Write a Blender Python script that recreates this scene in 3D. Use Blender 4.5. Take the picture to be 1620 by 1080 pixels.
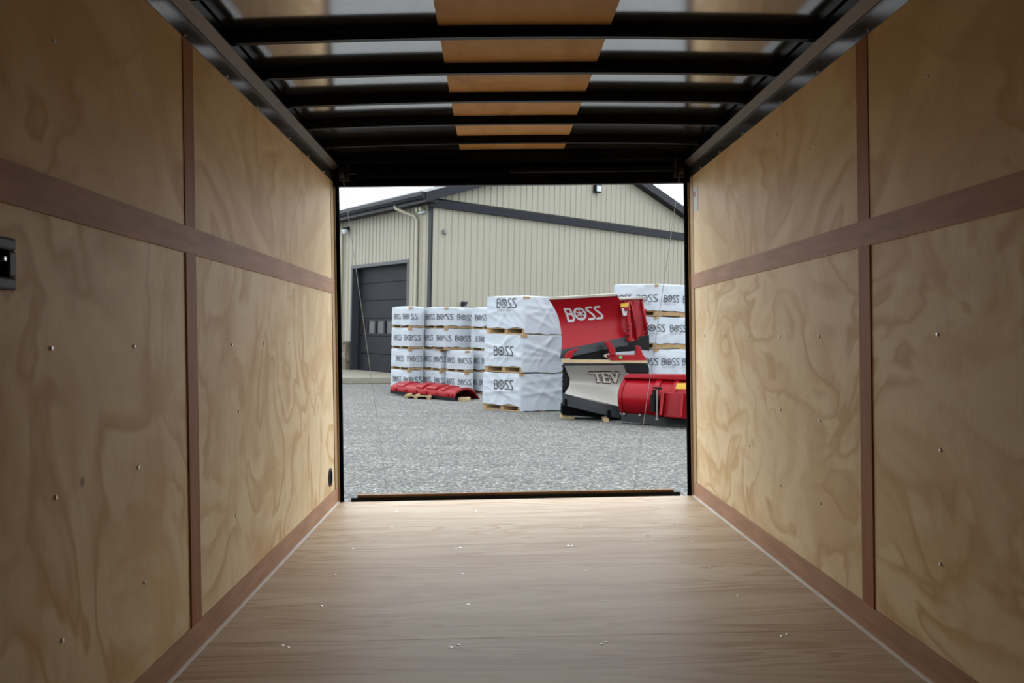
import bpy, bmesh, math, random
import numpy as np
from mathutils import Vector, Matrix, noise
from math import sin, cos, radians, pi

for o in list(bpy.data.objects): bpy.data.objects.remove(o)
SC = bpy.context.scene
COL = SC.collection
rnd = random.Random(7)

# ------------------------------------------------------------------ camera
FPX = 1382.0; HC = 1.38
def cam_axes(yaw, pitch, roll):
    rt = Vector((cos(yaw), -sin(yaw), 0)); f0 = Vector((sin(yaw), cos(yaw), 0)); z = Vector((0, 0, 1))
    fwd = cos(pitch)*f0 + sin(pitch)*z; up = -sin(pitch)*f0 + cos(pitch)*z
    r2 = cos(roll)*rt + sin(roll)*up; u2 = -sin(roll)*rt + cos(roll)*up
    return r2, u2, fwd
def cam_matrix(ax, pos):
    r, u, f = ax
    return Matrix(((r.x, u.x, -f.x, pos[0]), (r.y, u.y, -f.y, pos[1]), (r.z, u.z, -f.z, pos[2]), (0, 0, 0, 1)))
AX = cam_axes(0, -.0072, .02)                      # heading in the yard
MW = cam_matrix(AX, (0, 0, HC))
CX, CH = -.1236, .9323                              # camera place inside the trailer
AT = cam_axes(.0218, -.0050, -.0147)
MT = cam_matrix(AT, (CX, 0, CH))
T = MW @ MT.inverted()                              # trailer frame -> yard frame (the trailer stands slightly tilted)
cd = bpy.data.cameras.new('camera'); cam = bpy.data.objects.new('camera', cd); COL.objects.link(cam)
cam.matrix_world = MW
cd.sensor_width = 36; cd.lens = FPX/1620*36; cd.clip_start = .05; cd.clip_end = 400
cd.dof.use_dof = True; cd.dof.focus_distance = 3.6; cd.dof.aperture_fstop = 8
SC.camera = cam

# ------------------------------------------------------------------ sky and exposure
wd = bpy.data.worlds.new('sky'); SC.world = wd; wd.use_nodes = True
nt = wd.node_tree; nt.nodes.clear()
bo = nt.nodes.new('ShaderNodeOutputWorld'); bg = nt.nodes.new('ShaderNodeBackground')
tc = nt.nodes.new('ShaderNodeTexCoord'); sx = nt.nodes.new('ShaderNodeSeparateXYZ'); rp = nt.nodes.new('ShaderNodeValToRGB')
nt.links.new(tc.outputs['Generated'], sx.inputs[0]); nt.links.new(sx.outputs['Z'], rp.inputs[0])
rp.color_ramp.elements[0].position = 0; rp.color_ramp.elements[0].color = (.80, .86, .92, 1)
rp.color_ramp.elements[1].position = .8; rp.color_ramp.elements[1].color = (.90, .96, 1, 1)
nt.links.new(rp.outputs[0], bg.inputs[0]); bg.inputs[1].default_value = 3.5
nt.links.new(bg.outputs[0], bo.inputs[0])
SC.view_settings.view_transform = 'Standard'; SC.view_settings.look = 'None'
SC.view_settings.gamma = 1; SC.view_settings.exposure = 0; SC.view_settings.use_curve_mapping = False

# ------------------------------------------------------------------ materials
def srgb(r, g, b):
    f = lambda c: (c/255/12.92) if c/255 <= .04045 else ((c/255+.055)/1.055)**2.4
    return (f(r), f(g), f(b), 1)
def mat(name, col, rough=.6, metal=0, spec=.5):
    m = bpy.data.materials.new(name); m.use_nodes = True
    b = m.node_tree.nodes['Principled BSDF']
    b.inputs['Base Color'].default_value = col if len(col) == 4 else (*col, 1)
    b.inputs['Roughness'].default_value = rough; b.inputs['Metallic'].default_value = metal
    b.inputs['Specular IOR Level'].default_value = spec
    return m
class N:
    """small node helper"""
    def __init__(s, m): s.t = m.node_tree; s.b = s.t.nodes['Principled BSDF']; s.m = m
    def new(s, kind, **kw):
        n = s.t.nodes.new(kind)
        for k, v in kw.items(): setattr(n, k, v)
        return n
    def link(s, a, b): s.t.links.new(a, b)
    def coord(s, scale=(1, 1, 1), loc=(0, 0, 0), rot=(0, 0, 0)):
        c = s.new('ShaderNodeTexCoord'); mp = s.new('ShaderNodeMapping')
        mp.inputs['Scale'].default_value = scale; mp.inputs['Location'].default_value = loc; mp.inputs['Rotation'].default_value = rot
        s.link(c.outputs['Object'], mp.inputs[0]); return mp.outputs[0]
    def noise(s, vec, scale, detail=2, rough=.5, dist=0):
        n = s.new('ShaderNodeTexNoise'); n.inputs['Scale'].default_value = scale; n.inputs['Detail'].default_value = detail
        n.inputs['Roughness'].default_value = rough; n.inputs['Distortion'].default_value = dist
        s.link(vec, n.inputs['Vector']); return n.outputs[0]
    def math(s, op, a, b=None):
        n = s.new('ShaderNodeMath', operation=op)
        for i, v in enumerate((a, b)):
            if v is None: continue
            if isinstance(v, (int, float)): n.inputs[i].default_value = v
            else: s.link(v, n.inputs[i])
        return n.outputs[0]
    def ramp(s, fac, stops):
        r = s.new('ShaderNodeValToRGB'); e = r.color_ramp.elements
        while len(e) < len(stops): e.new(.5)
        for i, (p, c) in enumerate(stops): e[i].position = p; e[i].color = c if len(c) == 4 else (*c, 1)
        s.link(fac, r.inputs[0]); return r.outputs[0]
    def mix(s, fac, a, b, mode='MIX'):
        n = s.new('ShaderNodeMix', data_type='RGBA', blend_type=mode)
        if isinstance(fac, (int, float)): n.inputs[0].default_value = fac
        else: s.link(fac, n.inputs[0])
        for i, v in ((6, a), (7, b)):
            if isinstance(v, tuple): n.inputs[i].default_value = v if len(v) == 4 else (*v, 1)
            else: s.link(v, n.inputs[i])
        return n.outputs[2]
    def bump(s, h, strength=.3, dist=.01):
        n = s.new('ShaderNodeBump'); n.inputs['Strength'].default_value = strength; n.inputs['Distance'].default_value = dist
        s.link(h, n.inputs['Height']); s.link(n.outputs[0], s.b.inputs['Normal'])

def plywood(name, pale, grain, stretch, nscale, rings, loc=(0, 0, 0), rough=.55, blotch=.5, rot=(0, 0, 0), fine=(3, 40, 3), g2=None):
    """rotary-cut veneer: contour lines of a smooth noise field"""
    m = mat(name, pale, rough, 0, .35 if name == "floor_plywood" else .12); n = N(m)
    v = n.coord(stretch, loc, rot)
    f = n.noise(v, nscale, 3.2, .46, .9)
    w = n.math('MULTIPLY', f, rings)
    fr = n.math('FRACT', w)
    line = n.ramp(fr, [(0, (0, 0, 0)), (.5, (.25, .25, .25)), (.80, (1, 1, 1)), (1, (0, 0, 0))])
    amp = n.noise(n.coord(stretch, (3.1, 1.7, 5.2)), nscale*1.1, 2)
    ampr = n.ramp(amp, [(.34, (.15, .15, .15)), (.55, (1, 1, 1))])
    l2 = n.math('MULTIPLY', line, ampr)
    bl = n.ramp(n.noise(n.coord(stretch, (9, 4, 1)), nscale*1.7, 4, .6, .8), [(.45, (0, 0, 0)), (.60, (1, 1, 1))])
    c = n.mix(n.math('MULTIPLY', bl, blotch), pale, g2 or grain)
    c = n.mix(n.math('MULTIPLY', l2, .95), c, grain)
    fi = n.noise(n.coord(fine), 6, 3, .6)
    kv = n.new('ShaderNodeTexVoronoi'); kv.inputs['Scale'].default_value = 2.3; n.link(n.coord(), kv.inputs['Vector'])
    kn = n.ramp(kv.outputs['Distance'], [(.0, (1, 1, 1)), (.018, (.8, .8, .8)), (.035, (0, 0, 0))])
    c = n.mix(n.math('MULTIPLY', kn, .8), c, tuple(x*.35 for x in grain[:3]))
    c = n.mix(.4, c, n.ramp(fi, [(.3, (.78, .78, .78)), (.7, (1, 1, 1))]), 'MULTIPLY')
    n.link(c, n.b.inputs['Base Color'])
    n.bump(fi, .05, .002)
    return m
def wood(name, col, dark, fine, rough=.55, knots=0):
    m = mat(name, col, rough, 0, .12); n = N(m)
    f = n.noise(n.coord(fine), 5, 4, .6, .3); g = n.noise(n.coord((1, 1, 1)), 3, 2)
    c = n.mix(n.ramp(f, [(.35, (0, 0, 0)), (.7, (1, 1, 1))]), col, dark)
    c = n.mix(.35, c, n.ramp(g, [(.3, (.6, .6, .6)), (.7, (1, 1, 1))]), 'MULTIPLY')
    n.link(c, n.b.inputs['Base Color']); return m
def speckle(name, col, rough, metal, amt=.15, scale=6, spec=.5, coat=0):
    m = mat(name, col, rough, metal, spec); n = N(m)
    g = n.noise(n.coord(), scale, 3)
    n.link(n.mix(amt, col, n.ramp(g, [(.3, (.3, .3, .3)), (.7, (1, 1, 1))]), 'MULTIPLY'), n.b.inputs['Base Color'])
    n.link(n.math('ADD', n.math('MULTIPLY', g, .12), rough-.06), n.b.inputs['Roughness'])
    n.b.inputs['Coat Weight'].default_value = coat; n.b.inputs['Coat Roughness'].default_value = .06
    return m

M = {}
PALE = (.88, .73, .48, 1); TAN = (.66, .44, .215, 1); TAN2 = (.74, .54, .29, 1)
M['wall_l'] = plywood('pine_plywood_left', PALE, TAN, (1, .9, .85), 1.9, 7.5, (0, .7, .2), .5, .75, g2=TAN2)
M['wall_r'] = plywood('pine_plywood_right', PALE, TAN, (1, .75, 1.2), 1.8, 7, (4, 2.3, 1.1), .5, .65, (radians(-18), 0, 0), g2=TAN2)
M['wall_u'] = plywood('pine_plywood_upper', (.81, .62, .36, 1), (.62, .40, .18, 1), (1, .8, .9), 1.7, 7, (2, 5, 0), .5, .5)
M['floor'] = plywood('floor_plywood', (.64, .52, .38, 1), (.45, .285, .16, 1), (.30, 1.9, 1), 1.9, 11, (1, .4, 0), .48, .45, fine=(2, 60, 2))
M['roofply'] = plywood('roof_plywood', (.66, .41, .19, 1), (.56, .32, .13, 1), (1.4, .6, 1), 2.0, 4, (0, 0, 0), .5, .4, fine=(40, 3, 2))
M['luan_y'] = wood('luan_trim_long', (.50, .30, .20, 1), (.40, .23, .145, 1), (8, .8, 8))
M['luan_z'] = wood('luan_trim_upright', (.43, .20, .105, 1), (.33, .145, .075, 1), (8, 8, .6))
M['jamb'] = wood('pine_jamb', (.55, .42, .27, 1), (.48, .34, .2, 1), (8, 8, .6))
M['caulk'] = speckle('white_caulk', (.8, .77, .72, 1), .6, 0)
M['galv'] = speckle('galvanised_cove', (.42, .42, .44, 1), .22, .9, .15, 2)
M['lip'] = speckle('aluminium_lip', (.17, .155, .14, 1), .5, .5)
M['skin'] = mat('roof_aluminium', (.62, .63, .66, 1), .12, .97)
M['blackmetal'] = speckle('black_gloss_metal', (.003, .003, .0035, 1), .32, 0, .1, 5, .16)
M['blackmatte'] = speckle('black_plastic', (.0025, .0025, .003, 1), .8, 0, .1, 3, .03)
M['greyplastic'] = speckle('charcoal_plastic', (.020, .019, .021, 1), .5, 0, .1, 3, .3)
M['steel'] = speckle('zinc_steel', (.8, .8, .8, 1), .35, .8)
M['dullsteel'] = speckle('dull_steel', (.16, .155, .145, 1), .45, .3)
M['cable'] = speckle('wire_cable', (.42, .41, .39, 1), .45, .5)
M['rust'] = wood('ramp_edge_board', (.33, .19, .09, 1), (.2, .10, .05, 1), (1, 8, 8))
M['paper'] = speckle('paper_label', (.55, .54, .57, 1), .6, 0, .05)
M['redink'] = speckle('red_ink', (.35, .06, .06, 1), .6, 0)
M['siding'] = speckle('beige_siding', (.265, .252, .20, 1), .5, 0, .08, .5, .15)
M['dkmetal'] = speckle('charcoal_trim', (.005, .006, .010, 1), .45, 0, .1, 3, .2)
M['doorpanel'] = speckle('door_charcoal', (.005, .006, .009, 1), .6, 0, .1, 2, .2)
M['doorframe'] = speckle('door_frame_charcoal', (.022, .025, .031, 1), .5, 0, .1, 2)
M['glassdark'] = speckle('door_glass', (.018, .016, .016, 1), .15, 0, .15, 3, .2)
M['tan'] = speckle('tan_gutterwork', (.30, .275, .20, 1), .5, 0)
M['concrete'] = speckle('concrete', (.19, .178, .14, 1), .85, 0, .3, 5)
M['lens'] = speckle('lamp_lens', (.40, .44, .45, 1), .3, 0)
M['cloth'] = speckle('white_wrap', (.335, .365, .40, 1), .6, 0, .05, 3, .3)
M['ink'] = speckle('charcoal_print', (.030, .030, .036, 1), .6, 0)
M['inkfaint'] = speckle('grey_print', (.22, .23, .25, 1), .6, 0)
M['pallet'] = wood('pallet_wood', (.33, .225, .12, 1), (.22, .14, .065, 1), (6, 6, 6), .8)
M['plank'] = wood('plank_wood', (.38, .29, .17, 1), (.28, .20, .11, 1), (2, 8, 8), .8)
M['red'] = speckle('red_paint', (.20, .0028, .007, 1), .30, 0, .08, 4, .16, 0)
M['white'] = speckle('white_rubber', (.46, .43, .37, 1), .5, 0)
M['letter'] = speckle('pale_decal', (.33, .33, .33, 1), .5, 0, .05)
M['yellow'] = speckle('yellow_sticker', (.42, .25, .005, 1), .5, 0)
M['green'] = speckle('green_sticker', (.06, .3, .08, 1), .5, 0)
M['edge'] = speckle('grey_cutting_edge', (.007, .008, .011, 1), .5, 0, .2, 4, .3)
M['stainless'] = speckle('pale_stainless', (.30, .285, .26, 1), .45, .1, .06, 2)
# stone
m = mat('stacked_stone', (.2, .16, .11), .9); n = N(m)
vo = n.new('ShaderNodeTexVoronoi'); vo.inputs['Scale'].default_value = 4; n.link(n.coord((1.2, 1.2, 2.6)), vo.inputs['Vector'])
n.link(n.ramp(n.math('FRACT', n.math('MULTIPLY', vo.outputs['Color'], 1.0)), [(0, (.05, .04, .03)), (.5, (.11, .085, .058)), (1, (.20, .17, .125))]), n.b.inputs['Base Color'])
n.bump(vo.outputs['Distance'], .6, .03); M['stone'] = m
# gravel
m = mat('gravel', (.2, .2, .2), .9, 0, .3); n = N(m)
va = n.new('ShaderNodeTexVoronoi'); va.inputs['Scale'].default_value = 44; n.link(n.coord(), va.inputs['Vector'])
sepc = n.new('ShaderNodeSeparateColor'); n.link(va.outputs['Color'], sepc.inputs[0])
c = n.ramp(sepc.outputs[0], [(0, (.058, .057, .054)), (.3, (.108, .106, .101)), (.7, (.160, .157, .149)), (.92, (.245, .24, .226)), (1, (.40, .385, .35))])
big = n.noise(n.coord((.6, 1.6, 1)), 1.1, 5, .65)
c = n.mix(.65, c, n.ramp(big, [(.3, (.66, .66, .65)), (.65, (1, 1, 1))]), 'MULTIPLY')
edge = n.ramp(va.outputs['Distance'], [(.4, (1, 1, 1)), (.85, (.5, .5, .5))])
c = n.mix(.8, c, edge, 'MULTIPLY'); n.link(c, n.b.inputs['Base Color'])
hh = n.math('SUBTRACT', n.math('MULTIPLY', sepc.outputs[1], .5), va.outputs['Distance'])
n.bump(hh, .6, .012); M['gravel'] = m

# ------------------------------------------------------------------ mesh helpers
class MB:
    def __init__(s): s.v = []; s.f = []
    def add(s, vs, fs):
        k = len(s.v); s.v += [Vector(p) for p in vs]; s.f += [tuple(i+k for i in f) for f in fs]; return s
    def hexa(s, p):        # 8 points: bottom ring 0-3, top ring 4-7
        return s.add(p, [(0, 3, 2, 1), (4, 5, 6, 7), (0, 1, 5, 4), (1, 2, 6, 5), (2, 3, 7, 6), (3, 0, 4, 7)])
    def box(s, x0, x1, y0, y1, z0, z1):
        return s.hexa([(x0, y0, z0), (x1, y0, z0), (x1, y1, z0), (x0, y1, z0), (x0, y0, z1), (x1, y0, z1), (x1, y1, z1), (x0, y1, z1)])
    def prism(s, poly, off):   # polygon of 3-D points swept by a vector
        n = len(poly); off = Vector(off); a = [Vector(p) for p in poly]
        return s.add(a + [p+off for p in a], [tuple(range(n))[::-1], tuple(range(n, 2*n))] + [(i, (i+1) % n, n+(i+1) % n, n+i) for i in range(n)])
    def grid(s, rows, closed=False):
        nr, nc = len(rows), len(rows[0])
        fs = []
        for i in range(nr-1):
            for j in range(nc if closed else nc-1):
                k = (j+1) % nc
                fs.append((i*nc+j, i*nc+k, (i+1)*nc+k, (i+1)*nc+j))
        return s.add([p for r in rows for p in r], fs)
    def tube(s, pts, r, n=10, cap=True):
        pts = [Vector(p) for p in pts]; rows = []
        for i, p in enumerate(pts):
            d = (pts[min(i+1, len(pts)-1)] - pts[max(i-1, 0)]).normalized()
            a = d.cross(Vector((0, 0, 1)) if abs(d.z) < .9 else Vector((1, 0, 0))).normalized(); b = d.cross(a)
            rr = r[i] if isinstance(r, (list, tuple)) else r
            rows.append([p + rr*(cos(2*pi*k/n)*a + sin(2*pi*k/n)*b) for k in range(n)])
        k0 = len(s.v); s.grid(rows, True)
        if cap:
            s.f.append(tuple(range(k0, k0+n))); s.f.append(tuple(range(k0+(len(rows)-1)*n, k0+len(rows)*n))[::-1])
        return s
    def sheet(s, A, B, th, nu=8):      # loft between two profiles with a real thickness (vector th)
        th = Vector(th); A = [Vector(p) for p in A]; B = [Vector(p) for p in B]; rows = []
        for i in range(nu+1):
            t = i/nu; front = [a.lerp(b, t) for a, b in zip(A, B)]
            rows.append(front + [p+th for p in front[::-1]])
        k0 = len(s.v); n = len(rows[0]); s.grid(rows, True)
        s.f.append(tuple(range(k0, k0+n))); s.f.append(tuple(range(k0+nu*n, k0+(nu+1)*n))[::-1]); return s
W = {}
def props(o, label=None, cat=None, group=None, kind=None):
    for k, v in (('label', label), ('category', cat), ('group', group), ('kind', kind)):
        if v: o[k] = v
    return o
def reg(o, world, parent):
    if parent is not None:
        o.parent = parent; o.matrix_basis = W[parent.name].inverted() @ world
    else: o.matrix_basis = world
    W[o.name] = world; return o
def empty(name, loc, frame=None, **kw):
    o = bpy.data.objects.new(name, None); COL.objects.link(o); o.empty_display_size = .1
    reg(o, (frame or Matrix()) @ Matrix.Translation(loc), None); props(o, **kw); return o
def build(name, mb, m, parent=None, frame=None, bevel=0, smooth=False, origin=None, **kw):
    vs = mb.v
    lo = Vector((min(p.x for p in vs), min(p.y for p in vs), min(p.z for p in vs)))
    hi = Vector((max(p.x for p in vs), max(p.y for p in vs), max(p.z for p in vs)))
    c = Vector(origin) if origin is not None else Vector(((lo.x+hi.x)/2, (lo.y+hi.y)/2, lo.z))
    me = bpy.data.meshes.new(name); me.from_pydata([tuple(p-c) for p in vs], [], mb.f); me.update()
    b = bmesh.new(); b.from_mesh(me); bmesh.ops.recalc_face_normals(b, faces=b.faces)
    b.to_mesh(me); b.free()
    me.materials.append(M[m])
    if smooth:
        me.polygons.foreach_set('use_smooth', [True]*len(me.polygons))
        try: me.set_sharp_from_angle(angle=radians(smooth if smooth is not True else 40))
        except Exception: pass
    o = bpy.data.objects.new(name, me); COL.objects.link(o)
    if bevel:
        bv = o.modifiers.new('bevel', 'BEVEL'); bv.width = bevel; bv.segments = 2; bv.limit_method = 'ANGLE'
    reg(o, (frame or Matrix()) @ Matrix.Translation(c), parent); props(o, **kw); return o
def TB(name, mb, m, parent=None, **kw): return build(name, mb, m, parent, frame=T, **kw)
def struct(name, mb, m, **kw): return TB(name, mb, m, kind='structure', **kw)

# ================================================================== THE TRAILER (its own frame: x across, y towards the rear opening)
HW = 1.03; YE = 5.03; YF = -1.6; ZC = 1.834
SEAMS = [YF, .27, 1.49, 2.709, 3.935, YE]
fl = MB()
for a, b in zip(SEAMS[:-1], SEAMS[1:]): fl.box(-HW, HW, a+.0012, b-.0012, -.019, 0)
fl.box(-HW, HW, YF, YE, -.05, -.022)
floor = struct('floor', fl, 'floor', origin=(0, 0, 0))
wl = struct('wall_left', MB().box(-HW-.05, -HW, YF, YE, -.05, 2.06), 'wall_l', origin=(0, 0, 0))
wr = struct('wall_right', MB().box(HW, HW+.05, YF, YE, -.05, 2.06), 'wall_r', origin=(0, 0, 0))
# upper sheets are separate boards laid flush in the wall plane
TB('upper_sheet', MB().box(-HW, -HW+.002, YF, YE-.001, 1.236, ZC+.02), 'wall_u', wl)
TB('upper_sheet', MB().box(HW-.002, HW, YF, YE-.001, 1.236, ZC+.02), 'wall_u', wr)
struct('wall_front', MB().box(-HW-.05, HW+.05, YF-.05, YF, -.05, 2.06), 'luan_z', origin=(0, 0, 0))
t = .005
for s, nm, (ya, yb) in ((-1, 'left', (2.60, 2.685)), (1, 'right', (2.635, 2.715))):
    x0, x1 = sorted((s*HW, s*(HW-t)))
    struct('baseboard_'+nm, MB().box(x0, x1, YF, YE, 0, .087), 'luan_y')
    struct('trim_1', MB().box(*sorted((s*HW, s*(HW-t-.001))), YF, YE-.001, 1.196, 1.276), 'luan_y')
    struct('trim_2', MB().box(x0, x1, ya, yb, .087, 1.196), 'luan_z')
    struct('trim_3', MB().box(x0, x1, ya, yb, 1.276, ZC), 'luan_z')
    xa, xb = sorted((s*HW, s*(HW-.0045)))
    struct('trim_4', MB().box(xa, xb, YE-.075, YE, .087, 1.196), 'jamb')
    struct('trim_5', MB().box(xa, xb, YE-.075, YE, 1.276, ZC), 'jamb')
    xa, xb = sorted((s*(HW-t), s*(HW-t-.009)))
    struct('trim_6', MB().box(xa, xb, YF, YE-.01, 0, .006), 'caulk')
    # black rear post with a thin grey return
    xa, xb = sorted((s*(HW+.05), s*(HW-.034)))
    struct('trim_7', MB().box(xa, xb, YE+.012, YE+.032, -.30, 2.07), 'blackmatte')
    xa, xb = sorted((s*(HW+.05), s*(HW-.014)))
    struct('trim_8', MB().box(xa, xb, YE, YE+.012, -.05, ZC), 'jamb')
    # metal cove along the top of the wall, slightly leaning in, with a pale lip
    cv = MB()
    for a, b in ((YF, 3.72), (3.722, YE)):
        cv.hexa([(s*(HW-.001), a, ZC), (s*(HW-.006), a, ZC), (s*(HW-.006), b, ZC), (s*(HW-.001), b, ZC),
                 (s*(HW-.001), a, 1.906), (s*(HW-.005), a, 1.906), (s*(HW-.005), b, 1.906), (s*(HW-.001), b, 1.906)])
    cvo = struct('trim_9', cv, 'galv')
    struct('trim_10', MB().hexa([(s*(HW-.0065), YF, 1.901), (s*(HW-.040), YF, 1.922), (s*(HW-.040), YE, 1.922), (s*(HW-.0065), YE, 1.901),
                                 (s*(HW-.0065), YF, 1.920), (s*(HW-.040), YF, 1.926), (s*(HW-.040), YE, 1.926), (s*(HW-.0065), YE, 1.920)]), 'lip')
    struct('trim_16', MB().box(*sorted((s*(HW-.001), s*(HW-.022))), YF, YE-.01, 1.922, 1.974), 'blackmetal')
    for y in (2.1, 2.62, 3.03, 3.42, 3.95, 4.35, 4.75):
        TB('screw', MB().tube([(s*(HW-.003), y, ZC+.008), (s*(HW-.010), y, ZC+.008)], .004, 8), 'steel', cvo)
# arched roof skin, plywood strip and roof bows
def arch(x): return 1.998 - .018*(x/HW)**2
NX = 24
def arch_row(y, dz): return [(x, y, arch(x)+dz) for x in [(-HW-.05)+(2*HW+.1)*i/NX for i in range(NX+1)]]
sk = MB(); sk.grid([arch_row(YF, .002), arch_row(YE+.09, .002)]); sk.grid([arch_row(YF, .03), arch_row(YE+.09, .03)])
k = NX+1
sk.f += [(i, i+1, 2*k+i+1, 2*k+i) for i in range(NX)] + [(k+i, k+i+1, 3*k+i+1, 3*k+i) for i in range(NX)]
struct('ceiling', sk, 'skin', smooth=30)
pl = MB(); xs = [-.295+.59*i/8 for i in range(9)]
pl.grid([[(x, YF, arch(x)-.0015) for x in xs] + [(x, YF, arch(x)+.001) for x in xs[::-1]], [(x, 4.95, arch(x)-.0015) for x in xs] + [(x, 4.95, arch(x)+.001) for x in xs[::-1]]], True)
struct('trim_11', pl, 'roofply', smooth=30)
BOWS = [4.61, 4.20, 3.795, 3.39, 2.985, 2.58, 2.17, 1.76, 1.35]
BN = ['last one before the rear header', 'second from the rear header', 'third from the rear header', 'fourth from the rear header', 'fifth from the rear header, whole across the top', 'nearest in view, at the upper picture edge', '', '', '']
def bow_mb(y):
    b = MB(); rows = []
    for i in range(NX+1):
        x = -HW+.002 + (2*HW-.004)*i/NX; z = arch(x) - .007
        e = max(0, (abs(x)-.80)/.18); dip = 0
        # hat section: face, bottom flange, rear
        rows.append([(x, y, z+.008), (x, y-.006, z-.02), (x, y, z-.034), (x, y+.028, z-.034), (x, y+.034, z-.02), (x, y+.03, z+.008)])
    b.grid(rows, True); b.f.append((0, 1, 2, 3, 4, 5)); b.f.append(tuple(range(NX*6, NX*6+6))[::-1]); return b
for y, nm in zip(BOWS, BN):
    TB('roof_bow', bow_mb(y), 'blackmetal', smooth=30, label=('black arched roof bow, ' + (nm or 'overhead nearer the front of the trailer than the view')), cat='roof beam', group='black roof bows under the ceiling')
# rear header
struct('trim_12', MB().box(-HW-.05, HW+.05, YE-.005, YE+.035, 1.808, 2.03), 'blackmetal', bevel=.004)
struct('trim_13', MB().box(-HW+.02, HW-.02, YE-.06, YE-.006, 1.93, 1.985), 'blackmetal', bevel=.01)
# spring shaft with coil, brackets and drums
sp = empty('spring_shaft', (0, 4.93, 1.86), T, label='black torsion spring shaft across the top of the rear opening', cat='door spring')
TB('shaft', MB().tube([(-.97, 4.955, 1.873), (.97, 4.955, 1.873)], .011, 12), 'blackmetal', sp, smooth=True)
coil = [(-.88 + .86*i/1300, 4.955+.027*cos(i*2*pi/13), 1.873+.027*sin(i*2*pi/13)) for i in range(1301)]
TB('coil_spring', MB().tube(coil, .0042, 5), 'blackmatte', sp, smooth=True, label='tightly wound coil spring on the left half')
for s in (-1, 1):
    br = MB().box(*sorted((s*.925, s*.931)), 4.92, 5.02, 1.84, 1.93).box(*sorted((s*.925, s*.985)), 4.99, 5.02, 1.835, 1.93)
    TB('bracket', br, 'greyplastic', sp, bevel=.003)
    dr = MB().tube([(s*.945, 4.955, 1.873), (s*.950, 4.955, 1.873), (s*.951, 4.955, 1.873), (s*.967, 4.955, 1.873), (s*.968, 4.955, 1.873), (s*.973, 4.955, 1.873)], [.034, .034, .026, .026, .034, .034], 20)
    TB('cable_drum', dr, 'greyplastic', sp, smooth=30)
for s, nm in ((-1, 'left'), (1, 'right')):
    TB('lift_cable', MB().tube([(s*.962, 4.985, 1.86), (s*.957, 5.7, 1.0), (s*.955, 6.34, .23), (s*.953, 6.86, -.385)], .0018, 6), 'cable',
       label='thin steel ramp cable slanting down from the %s upper corner of the opening' % nm, cat='cable')
# lowered ramp door
rd = empty('ramp_door', (0, 5.2, -.05), T, label='lowered rear ramp door, only its brown board edge showing past the floor', cat='ramp door')
def slope(y): return -.012 - (y-5.15)*.215
def slab(x0, x1, y0, y1, z0, z1):
    return [(x0, y0, slope(y0)+z0), (x1, y0, slope(y0)+z0), (x1, y1, slope(y1)+z0), (x0, y1, slope(y1)+z0), (x0, y0, slope(y0)+z1), (x1, y0, slope(y0)+z1), (x1, y1, slope(y1)+z1), (x0, y1, slope(y1)+z1)]
TB('panel', MB().hexa(slab(-.93, .93, 5.165, 6.78, -.02, 0)), 'rust', rd)
TB('edge_board', MB().box(-.932, .932, 5.135, 5.16, -.03, .020), 'rust', rd, bevel=.002)
TB('hinge_rail', MB().box(-.965, .965, 5.122, 5.134, -.05, .006), 'blackmetal', rd)
fr = MB().hexa(slab(-.97, -.935, 5.14, 6.92, -.05, 0)).hexa(slab(.935, .97, 5.14, 6.92, -.05, 0)).hexa(slab(-.934, .934, 6.8, 6.92, -.05, 0))
TB('frame', fr, 'blackmetal', rd)
# screws in the floor and walls
FS = []
def floor_pt(px, py):
    u, v = (px-810)/FPX, (540-py)/FPX; d = u*AT[0] + v*AT[1] + AT[2]; k = -CH/d.z; return CX+d.x*k, d.y*k
def wall_pt(px, py, s):
    u, v = (px-810)/FPX, (540-py)/FPX; d = u*AT[0] + v*AT[1] + AT[2]; k = (s*HW-CX)/d.x; return d.y*k, CH+d.z*k
for p in [(446, 1021), (455, 1024), (713, 1024), (725, 1020), (952, 1019), (960, 1015), (1238, 1006), (1246, 1003), (508, 958), (740, 956), (957, 951), (1168, 942),
          (530, 909), (731, 907), (925, 903), (1124, 897), (558, 868), (721, 867), (728, 866), (899, 863), (905, 863), (1096, 857), (620, 834), (919, 831), (1072, 826), (627, 809), (753, 808), (1047, 802)]:
    FS.append(floor_pt(*p))
for x, y in FS:
    a = rnd.random()*pi
    TB('screw', MB().tube([(x, y, -.002), (x, y, .0005), (x, y, .0020), (x, y, .0026)], [.0065, .0065, .004, .0012], 10), 'steel', floor, smooth=True, label='bright screw head')
def wall_screw(px, py, s, par):
    y, z = wall_pt(px, py, s)
    if abs(z-1.236) > .05 and z < ZC-.01:
        TB('screw', MB().tube([(s*(HW+.002), y, z), (s*(HW-.001), y, z), (s*(HW-.004), y, z), (s*(HW-.0045), y, z)], [.0055, .0055, .004, .001], 10), 'steel', par, smooth=True, label='bright screw head')
for p in [(80, 551), (211, 548), (366, 545), (417, 544), (457, 543), (87, 787), (218, 739), (97, 1013), (228, 921), (377, 651), (373, 815), (83, 65), (215, 150), (414, 335)]: wall_screw(*p, -1, wl)
for p in [(1484, 529), (1296, 532), (1234, 532), (1186, 531), (1147, 531), (1115, 531), (1489, 712), (1489, 892), (1235, 648), (1297, 665), (1186, 705), (1236, 768), (1299, 796), (1469, 121), (1289, 231), (1141, 318)]: wall_screw(*p, 1, wr)
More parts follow.
